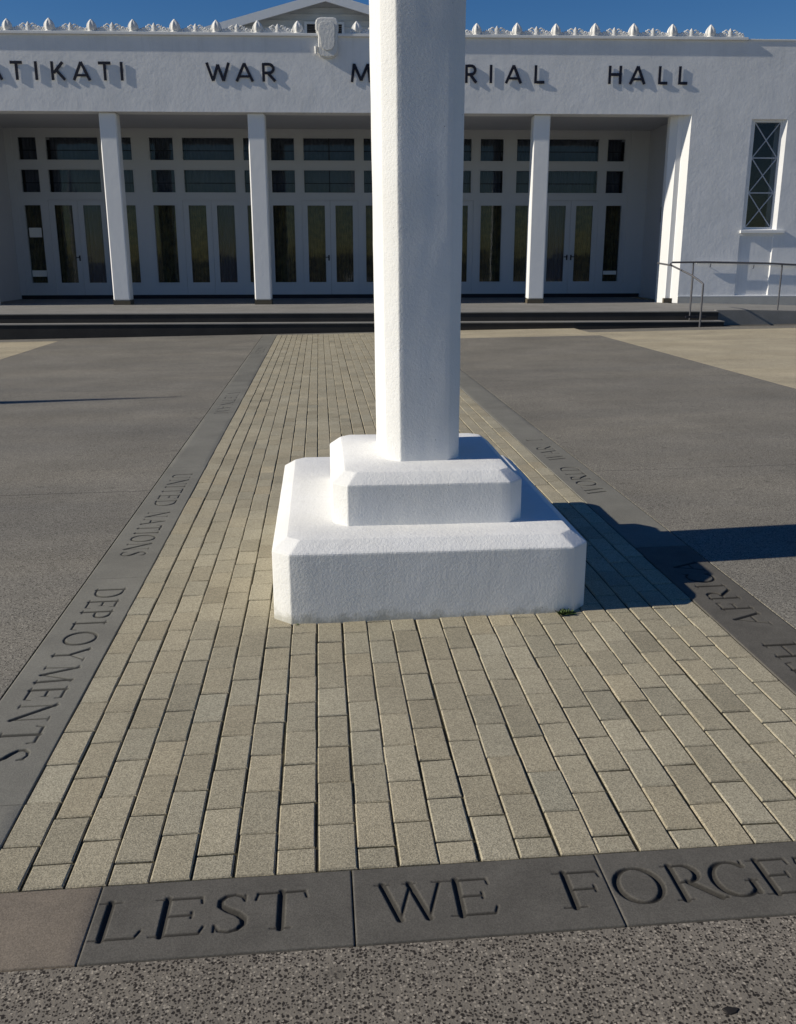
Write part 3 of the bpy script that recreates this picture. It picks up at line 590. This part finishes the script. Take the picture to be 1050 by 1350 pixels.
# cornice and ornaments
UC0, UC1 = -9.92, 8.92
hp(MB().box(UC0, UC1, DF-0.055, DF+0.30, ZT+0.002, ZT+0.062), 'cornice', 'trim', bevel=0.008)
for a, b in ((UC1+.002, 17.55), (-18.55, UC0-.002)): hp(MB().box(a, b, DF-0.02, DF+0.30, ZT+0.002, ZT+0.035), 'coping', 'trim', bevel=0.006)
def finial():
    prof = [(0.10, 0), (0.11, 0.018), (0.09, 0.032), (0.105, 0.06), (0.115, 0.10), (0.112, 0.145), (0.096, 0.185), (0.073, 0.222), (0.048, 0.252), (0.033, 0.268), (0.026, 0.28), (0.008, 0.29)]
    m = MB().lathe(prof, 0, 0, 0, 28, 1.0, 0.75, fn=lambda a, z: 1+0.13*math.cos(7*a+0.6)*(1 if 0.03 < z < 0.26 else 0))
    for s in (-1, 1):
        m.tube([(s*0.09, -0.01, 0.01), (s*0.135, -0.01, 0.04), (s*0.14, -0.01, 0.08), (s*0.12, -0.01, 0.10), (s*0.11, -0.01, 0.08)], [0.022, 0.022, 0.018, 0.014, 0.010], 7)
    return m
def scroll():
    m = MB()
    m.box(-0.32, 0.32, -0.035, 0.035, 0, 0.03)
    m.lathe([(0.05, 0.02), (0.062, 0.05), (0.045, 0.08), (0.058, 0.11), (0.046, 0.145), (0.024, 0.18), (0.006, 0.205)], 0, 0, 0, 12, 1, 0.7, fn=lambda a, z: 1+0.1*math.cos(5*a))
    for s in (-1, 1):
        for cx, r0, tw in ((0.115, 0.060, 1.6), (0.225, 0.052, 1.5)):
            pts = [(s*(cx + r0*(1-t*0.75)*math.cos(PI*0.9+t*2*PI*tw)), -0.01*t, 0.070+(r0*(1-t*0.75))*math.sin(PI*0.9+t*2*PI*tw)) for t in [i/22 for i in range(23)]]
            m.tube(pts, [0.024-0.008*i/22 for i in range(23)], 6)
        pts = [(s*(0.04+0.13*t), 0, 0.12+0.055*math.sin(t*PI)-0.02*t) for t in [i/8 for i in range(9)]]
        m.tube(pts, 0.016, 6)
        m.lathe([(0.028, 0.02), (0.04, 0.04), (0.026, 0.075), (0.004, 0.11)], s*0.30, 0, 0, 8, 1, .7)
        m.lathe([(0.02, 0.09), (0.028, 0.11), (0.018, 0.135), (0.003, 0.155)], s*0.17, 0, 0, 8, 1, .7)
    return m
fin0 = hp(finial(), 'finial', 'ornament', smooth=True); scr0 = hp(scroll(), 'scroll_ornament', 'ornament', smooth=True)
# the two prototypes were built round the origin: give them back their own centre
for o in (fin0, scr0): o.data.transform(Matrix.Translation(Vector(OFF)))
ZC = ZT+0.062; fpos = [-0.52+0.8875*(k+0.0)-0.0 for k in range(-11, 11)]
fpos = [u+0.02 for u in (-9.24, -8.34, -7.44, -6.54, -5.635, -4.74, -3.84, -2.94, -2.04, -1.165, 0.13, 1.01, 1.90, 2.79, 3.69, 4.56, 5.44, 6.31, 7.19, 8.06)]
def putc(o, u, first, sc=1.0):
    c = o if first else o.copy()
    if not first: C.objects.link(c); c.parent = hall
    c.location = (u-HU0, 0.06, ZC-0.002); c.scale = (sc, 1, sc); c.rotation_euler = (0, 0, random.uniform(-.05, .05)); return c
for k, u in enumerate(fpos): putc(fin0, u, k == 0, random.uniform(0.86, 0.97))
mids = [(a+b)/2 for a, b in zip(fpos, fpos[1:]) if b-a < 1.1]+[8.06+0.47, -9.68]
for k, u in enumerate(mids): putc(scr0, u, k == 0, random.uniform(0.93, 1.0))
# cartouche in the middle of the parapet
pts = []
def cart(w, zb, zt):
    P = [(-w*0.80, zb+0.05), (-w*0.55, zb), (0, zb-0.02), (w*0.62, zb+0.005), (w*0.90, zb+0.07), (w, zb+0.16), (w, zt-0.34), (w*0.97, zt-0.28), (w*1.03, zt-0.22), (w*1.03, zt-0.10), (w*0.93, zt-0.02), (w*0.6, zt+0.01), (-w*0.6, zt+0.01), (-w*0.95, zt-0.02), (-w*1.06, zt-0.10), (-w*1.06, zt-0.24), (-w*0.92, zt-0.30), (-w*0.84, zt-0.38), (-w*0.86, zb+0.18)]
    return [(HU0+p[0], p[1]) for p in P]
ct = hp(MB().prism(cart(0.245, 5.61, 6.40), 1, DF-0.085, DF+0.10), 'cartouche', 'ornament', bevel=0.028, seg=3)
MB().prism(cart(0.165, 5.76, 6.30), 1, DF-0.105, DF-0.0855).build('raised_panel', 'ornament', ct, OFF, 0.008)
MB().tube([(HU0-0.25, DF-0.05, 5.68+0.0), (HU0-0.25, DF-0.05, 5.83)], [0.028, 0.035], 10).build('side_scroll', 'ornament', ct, OFF, smooth=True)
# wall letters
ZB, LH, LW = 5.115, 0.375, 0.058
def letter(ch, a, b):
    """solid strokes standing on pins off the wall; crossing strokes sit 2 mm apart so no faces coincide"""
    m = MB(); w = b-a; k = [0]
    def st(x0, y0, x1, y1, t=LW):
        p = Vector((a+x0*w, ZB+y0*LH)); q = Vector((a+x1*w, ZB+y1*LH)); d = (q-p).normalized(); n_ = Vector((-d.y, d.x))*t/2
        pts = [tuple(p+n_), tuple(p-n_), tuple(q-n_), tuple(q+n_)]; o = 0.002*k[0]; k[0] += 1
        m.prism(pts, 1, DF-0.0245-o, DF-0.010+o*0.3)
    def curve(pts, t=LW):
        P = [Vector((a+x*w, ZB+y*LH)) for x, y in pts]; o = 0.002*k[0]; k[0] += 1; L = []; R_ = []
        for i, p in enumerate(P):
            d = (P[min(i+1, len(P)-1)]-P[max(i-1, 0)]).normalized(); n_ = Vector((-d.y, d.x))*t/2; L.append(p+n_); R_.append(p-n_)
        for i in range(len(P)-1): m.prism([tuple(L[i]), tuple(R_[i]), tuple(R_[i+1]), tuple(L[i+1])], 1, DF-0.0245-o, DF-0.010+o*.3)
    e = LW/2/w
    if ch == 'K': st(e, 0, e, 1); st(e*2, .38, 1-e, .97); st(.42, .52, 1, .02)
    elif ch == 'A': st(e*.8, 0, .5, .98); st(.5, .98, 1-e*.8, 0); st(.22, .27, .78, .27, LW*.8)
    elif ch == 'T': st(0, .935, 1, .935); st(.5, 0, .5, .9)
    elif ch == 'I': st(.5, 0, .5, 1)
    elif ch == 'W': st(e*.7, 1, .28, .02); st(.28, .02, .5, .9); st(.5, .9, .72, .02); st(.72, .02, 1-e*.7, 1)
    elif ch == 'M': st(e*.8, 0, .16, 1); st(.16, .98, .5, .1); st(.5, .1, .84, .98); st(.84, 1, 1-e*.8, 0)
    elif ch == 'R':
        st(e, 0, e, 1)
        curve([(e*2, .935), (.5, .935)]+[(.5+.36*math.cos(t), .70+.235*math.sin(t)) for t in [PI/2-PI*i/10 for i in range(11)]]+[(e*2, .465)]); st(.45, .45, .97, .02)
    elif ch == 'E': st(e, 0, e, 1); st(e*2, .935, 1, .935); st(e*2, .51, .9, .51); st(e*2, .065, 1, .065)
    elif ch == 'O': curve([(.5+(.5-e)*math.cos(t), .5+.465*math.sin(t)) for t in [2*PI*i/32 for i in range(33)]])
    elif ch == 'L': st(e, 0, e, 1); st(e*2, .065, 1, .065)
    elif ch == 'H': st(e, 0, e, 1); st(1-e, 0, 1-e, 1); st(e*2, .52, 1-e*2, .52)
    o = hp(m, 'letter', 'letter')
for ch, a, b in (('K', -8.45, -8.17), ('A', -7.98, -7.60), ('T', -7.42, -7.16), ('I', -6.90, -6.84), ('K', -6.55, -6.26), ('A', -6.09, -5.70), ('T', -5.52, -5.25), ('I', -5.05, -4.99),
                 ('W', -3.18, -2.66), ('A', -2.54, -2.14), ('R', -1.95, -1.66), ('M', 0.01, 0.46), ('E', .68, .90), ('M', 1.10, 1.55), ('O', 1.78, 2.22), ('R', 2.56, 2.82), ('I', 3.11, 3.17), ('A', 3.46, 3.84), ('L', 4.12, 4.35),
                 ('H', 5.80, 6.10), ('A', 6.28, 6.65), ('L', 6.94, 7.15), ('L', 7.40, 7.61)):
    letter(ch, a, b)
# wing windows
for (a, b, z0, z1, *_), in ((WIN,), (mir(WIN),)):
    a += .085; b -= .085; z0 += .0255; z1 -= .0255
    w = hp(MB().box(a+.001, a+0.035, DF+0.076, DF+0.12, z0+.001, z1-.001).box(b-0.035, b-.001, DF+0.076, DF+0.12, z0+.001, z1-.001).box(a+.035, b-.035, DF+0.076, DF+0.12, z0+.001, z0+.035).box(a+.035, b-.035, DF+0.076, DF+0.12, z1-.035, z1-.001), 'lattice_window', 'trim')
    MB().box(a+.03, b-.03, DF+0.105, DF+0.111, z0+.03, z1-.03).build('pane', 'glass', w, OFF)
    MB().box(a+.03, b-.03, DF+0.40, DF+0.41, z0+.03, z1-.03).build('backing', 'dark', w, OFF)
    lat = MB(); n = 3; hh = (z1-z0-.07)/3; k = 0
    for i in range(3):
        za, zb = z0+.035+i*hh, z0+.035+(i+1)*hh
        for (p, q) in (((a+.04, za), (b-.04, zb)), ((b-.04, za), (a+.04, zb))):
            P = Vector(p); Q = Vector(q); d = (Q-P).normalized(); nn = Vector((-d.y, d.x))*0.011
            lat.prism([tuple(P+nn), tuple(P-nn), tuple(Q-nn), tuple(Q+nn)], 1, DF+0.090-.002*k, DF+0.104); k = (k+1) % 2
        if i: lat.box(a+.037, b-.037, DF+0.082, DF+0.1035, za-.013, za+.013)
    lat.build('lattice', 'lattice', w, OFF)
    hp(MB().box(a-0.12, b+0.27 if a > 0 else b+0.12, DF-0.055, DF-0.001, z0-0.105, z0-0.035), 'window_sill', 'trim', bevel=0.006)
# roof and gable of the main hall behind
UG = -0.62; GD = 27.0; zg = 7.88; sl = 0.268; hwid = 6.4
def gp(u): return zg-abs(u-UG)*sl
hp(MB().prism([(UG-hwid+.4, 4.0), (UG+hwid-.4, 4.0), (UG+hwid-.4, gp(UG+hwid-.4)-.05), (UG, zg-.05), (UG-hwid+.4, gp(UG-hwid+.4)-.05)], 1, GD, GD+16), 'gable_wall', 'gable')
for i in range(14):
    z = 5.85+i*0.15; hwz = max(0.0, (zg-0.12-z)/sl)
    if hwz > 0.2: hp(MB().box(max(UG-hwid+.4, UG-hwz), min(UG+hwid-.4, UG+hwz), GD-0.018, GD-0.002, z, z+0.014), 'board_lap', 'gable')
rf = MB()
for s in (-1, 1):
    rf.prism([(UG, zg+.02), (UG, zg-.045), (UG+s*hwid, gp(UG+hwid)-.045), (UG+s*hwid, gp(UG+hwid)+.02)], 1, GD-0.35, GD+16.4)
hp(rf, 'roof', 'roof')
for s in (-1, 1):
    hp(MB().prism([(UG+s*.001, zg+.06), (UG+s*.001, zg-.15), (UG+s*(hwid+.02), gp(UG+hwid)-.15), (UG+s*(hwid+.02), gp(UG+hwid)+.06)], 1, GD-0.40, GD-0.352), 'barge_board', 'trim')
vt = hp(MB().box(-1.20, -0.14, GD-0.04, GD-0.019, 7.27, 7.33).box(-1.20, -1.13, GD-.04, GD-.019, 6.95, 7.269).box(-.21, -.14, GD-.04, GD-.019, 6.95, 7.269).box(-1.20, -.14, GD-.04, GD-.019, 6.9, 6.949), 'gable_vent', 'trim')
lv_ = MB()
for i in range(7): lv_.prism([(GD-.035, 6.955+i*.045), (GD-.0195, 6.985+i*.045), (GD-.0195, 6.99+i*.045), (GD-.035, 6.96+i*.045)], 0, -1.128, -.212)
lv_.build('louvre', 'black', vt, OFF)
hp(MB().box(-18.5, 17.5, DF+WT+.002, 30, ZL+.22, 5.6), 'flat_roof', 'roof')
hp(MB().box(-18.5, -9.14, DF+WT+.002, 30, -.3, ZL+.218), 'wing', 'facade'); hp(MB().box(8.14, 17.5, DF+WT+.002, 30, -.3, ZL+.218), 'wing', 'facade')

# ------------------------------------------------------------------ steps, platform and ramp
st = empty('entrance_steps', hw(-0.5, D0, 0), -HY, label='wide entrance steps and platform with dark risers along the front of the hall', cat='steps')
SO = (-0.5, D0, 0)
MB().box(-16, 7.56, D0, DP-0.002, -0.4, ZS-0.022).build('riser', 'riser', st, SO)
MB().box(-16.01, 7.575, D0-0.012, DP-0.004, ZS-0.02, ZS).build('tread', 'tread', st, SO, 0.004)
MB().box(-16, 7.56, DP, DD+0.3, -0.4, ZP-0.024).build('riser', 'riser', st, SO)
MB().box(-16.01, 7.565, DP-0.014, DD+0.3, ZP-0.022, ZP-0.0005).build('platform_top', 'tread', st, SO, 0.004)
rp = empty('access_ramp', hw(8, DP+.2, 0), -HY, label='concrete access ramp running right from the platform below the lattice window', cat='ramp')
RO = (8, DP+.2, 0)
m = MB(); m.prism([(7.57, -0.4), (7.57, ZP-.003), (8.3, ZP-.003), (14.5, 0.13), (14.5, -0.4)], 1, DP+0.34, DF-0.025); m.build('ramp_surface', 'concrete', rp, RO)
m = MB(); m.prism([(7.57, -0.4), (7.57, ZP+.01), (8.3, ZP+.01), (14.5, 0.15), (14.5, -0.4)], 1, DP+0.16, DP+0.338); m.build('kerb', 'concrete', rp, RO, 0.01)

# ------------------------------------------------------------------ handrails
RM = 0.019
hr = empty('handrail', hw(9, DP+0.3, 0), -HY, label='grey metal handrail on thin posts along the front of the access ramp', cat='handrail'); HO = (9, DP+0.3, 0)
dR = DP+0.28
MB().tube([(6.60, dR, 1.255), (7.3, dR, 1.262), (8.6, dR, 1.235), (10.2, dR, 1.155), (14.2, dR, 0.97)], RM, 10).build('rail', 'metal', hr, HO, smooth=True)
for u, zt in ((7.05, 1.25), (8.93, 1.215), (10.7, 1.13), (12.4, 1.05), (14.1, .97)):
    MB().tube([(u, dR, 0.1), (u, dR, zt)], 0.017, 8).build('post', 'metal', hr, HO, smooth=True)
MB().tube([(6.60, dR, 1.255), (6.56, dR, 1.225), (6.60, dR, 1.18)], RM*.9, 8).build('rail_end', 'metal', hr, HO, smooth=True)
sr_ = empty('handrail', hw(7.4, D0+0.2, 0), -HY, label='short sloping metal handrail at the right end of the entrance steps', cat='handrail'); SRO = (7.4, D0+0.2, 0)
MB().tube([(6.66, 20.6, 1.23), (6.76, 20.0, 1.19), (6.90, 19.1, 1.00), (6.98, 18.72, 0.865), (6.99, 18.68, 0.835), (6.99, 18.68, 0.80)], RM, 10).build('rail', 'metal', sr_, SRO, smooth=True)
MB().tube([(6.99, 18.68, -0.02), (6.99, 18.68, 0.82)], 0.020, 8).build('post', 'metal', sr_, SRO, smooth=True)
MB().tube([(6.92, 19.10, ZS), (6.92, 19.10, 0.99)], 0.015, 8).build('post', 'metal', sr_, SRO, smooth=True)
MB().box(6.80, 7.22, 18.97, 19.03, 0.16, 0.20).build('foot_bar', 'black', sr_, SRO)
wr = empty('handrail', hw(10, DF, 0), -HY, label='pale wall-mounted handrail on brackets fixed to the stucco wall under the lattice window', cat='handrail'); WO = (10, DF, 0)
MB().tube([(8.15, DF-0.06, 1.22), (9, DF-.06, 1.21), (14.5, DF-0.06, 1.0)], 0.020, 10).build('rail', 'trim', wr, WO, smooth=True)
for u in (8.5, 9.45+.1, 10.75, 12.2): 
    zz = 1.22-(u-8.5)*0.036
    MB().tube([(u, DF-.001, zz-0.10), (u, DF-0.05, zz-0.09), (u, DF-0.06, zz-0.01)], 0.008, 6).build('bracket', 'metal', wr, WO, smooth=True)

# ------------------------------------------------------------------ flagpole outside the left edge whose tip shadow reaches the plaza
ALPHA, ELEV = math.radians(3.0), math.radians(28.5)
fx, fy = -11.6, 9.72; zg_ = gz(fx, fy); hgt = (10.3)*math.tan(ELEV)
fp = empty('flagpole', (fx, fy, zg_), label='white tapered flagpole with furled flag standing left of the plaza', cat='flagpole')
MB().tube([(0, 0, 0.05), (0, 0, hgt-1.3), (0, 0, hgt-0.02)], [0.16, 0.13, 0.012], 14).build('pole', 'pole', fp, smooth=True)
MB().lathe([(0.25, 0), (0.25, 0.12), (0.2, 0.2), (0.1, 0.26)], 0, 0, -0.03, 20).build('base', 'concrete', fp)
MB().lathe([(0.008, 0), (0.02, 0.012), (0.02, 0.03), (0.006, 0.045)], 0, 0, hgt-0.03, 10).build('finial', 'metal', fp, smooth=True)

# ------------------------------------------------------------------ light
w = bpy.data.worlds.new('World'); bpy.context.scene.world = w; w.use_nodes = True
nt = w.node_tree; bg = nt.nodes['Background']; sky = nt.nodes.new('ShaderNodeTexSky'); sky.sky_type = 'NISHITA'; sky.sun_disc = False
sky.sun_elevation = ELEV; sky.sun_rotation = math.radians(267); sky.air_density = 1.0; sky.dust_density = 0.0; sky.ozone_density = 3.0; sky.altitude = 20
hs = nt.nodes.new('ShaderNodeHueSaturation'); hs.inputs['Saturation'].default_value = 1.38; hs.inputs['Hue'].default_value = 0.513; hs.inputs['Value'].default_value = 1.0; nt.links.new(sky.outputs[0], hs.inputs['Color'])
nt.links.new(hs.outputs[0], bg.inputs[0]); bg.inputs[1].default_value = 0.067
L = bpy.data.lights.new('sun', 'SUN'); L.energy = 5.0; L.angle = math.radians(0.53); L.color = (1.0, 0.925, 0.79)
lo = bpy.data.objects.new('sun', L); C.objects.link(lo)
lo.rotation_euler = Vector((math.cos(ALPHA)*math.cos(ELEV), math.sin(ALPHA)*math.cos(ELEV), -math.sin(ELEV))).to_track_quat('-Z', 'Y').to_euler()
lo.location = (-8, 2, 8)

# ------------------------------------------------------------------ camera
cd = bpy.data.cameras.new('camera'); cam = bpy.data.objects.new('camera', cd); C.objects.link(cam)
cy, sy = math.cos(YAW), math.sin(YAW)
f = Vector((sy*math.cos(PITCH), cy*math.cos(PITCH), -math.sin(PITCH))); r = Vector((cy, -sy, 0)); u = r.cross(f)
cr, sr2 = math.cos(ROLL), math.sin(ROLL); r2 = r*cr+u*sr2; u2 = -r*sr2+u*cr
Mx = Matrix((( r2.x, u2.x, -f.x, 0), (r2.y, u2.y, -f.y, 0), (r2.z, u2.z, -f.z, CAM_H), (0, 0, 0, 1)))
cam.matrix_world = Mx
cd.sensor_fit = 'VERTICAL'; cd.sensor_height = 24; cd.lens = 24*FPX/1350; cd.clip_start = 0.05; cd.clip_end = 1000
sc = bpy.context.scene; sc.camera = cam
sc.view_settings.view_transform = 'Standard'; sc.view_settings.look = 'None'; sc.view_settings.exposure = 0.0; sc.view_settings.gamma = 1.0
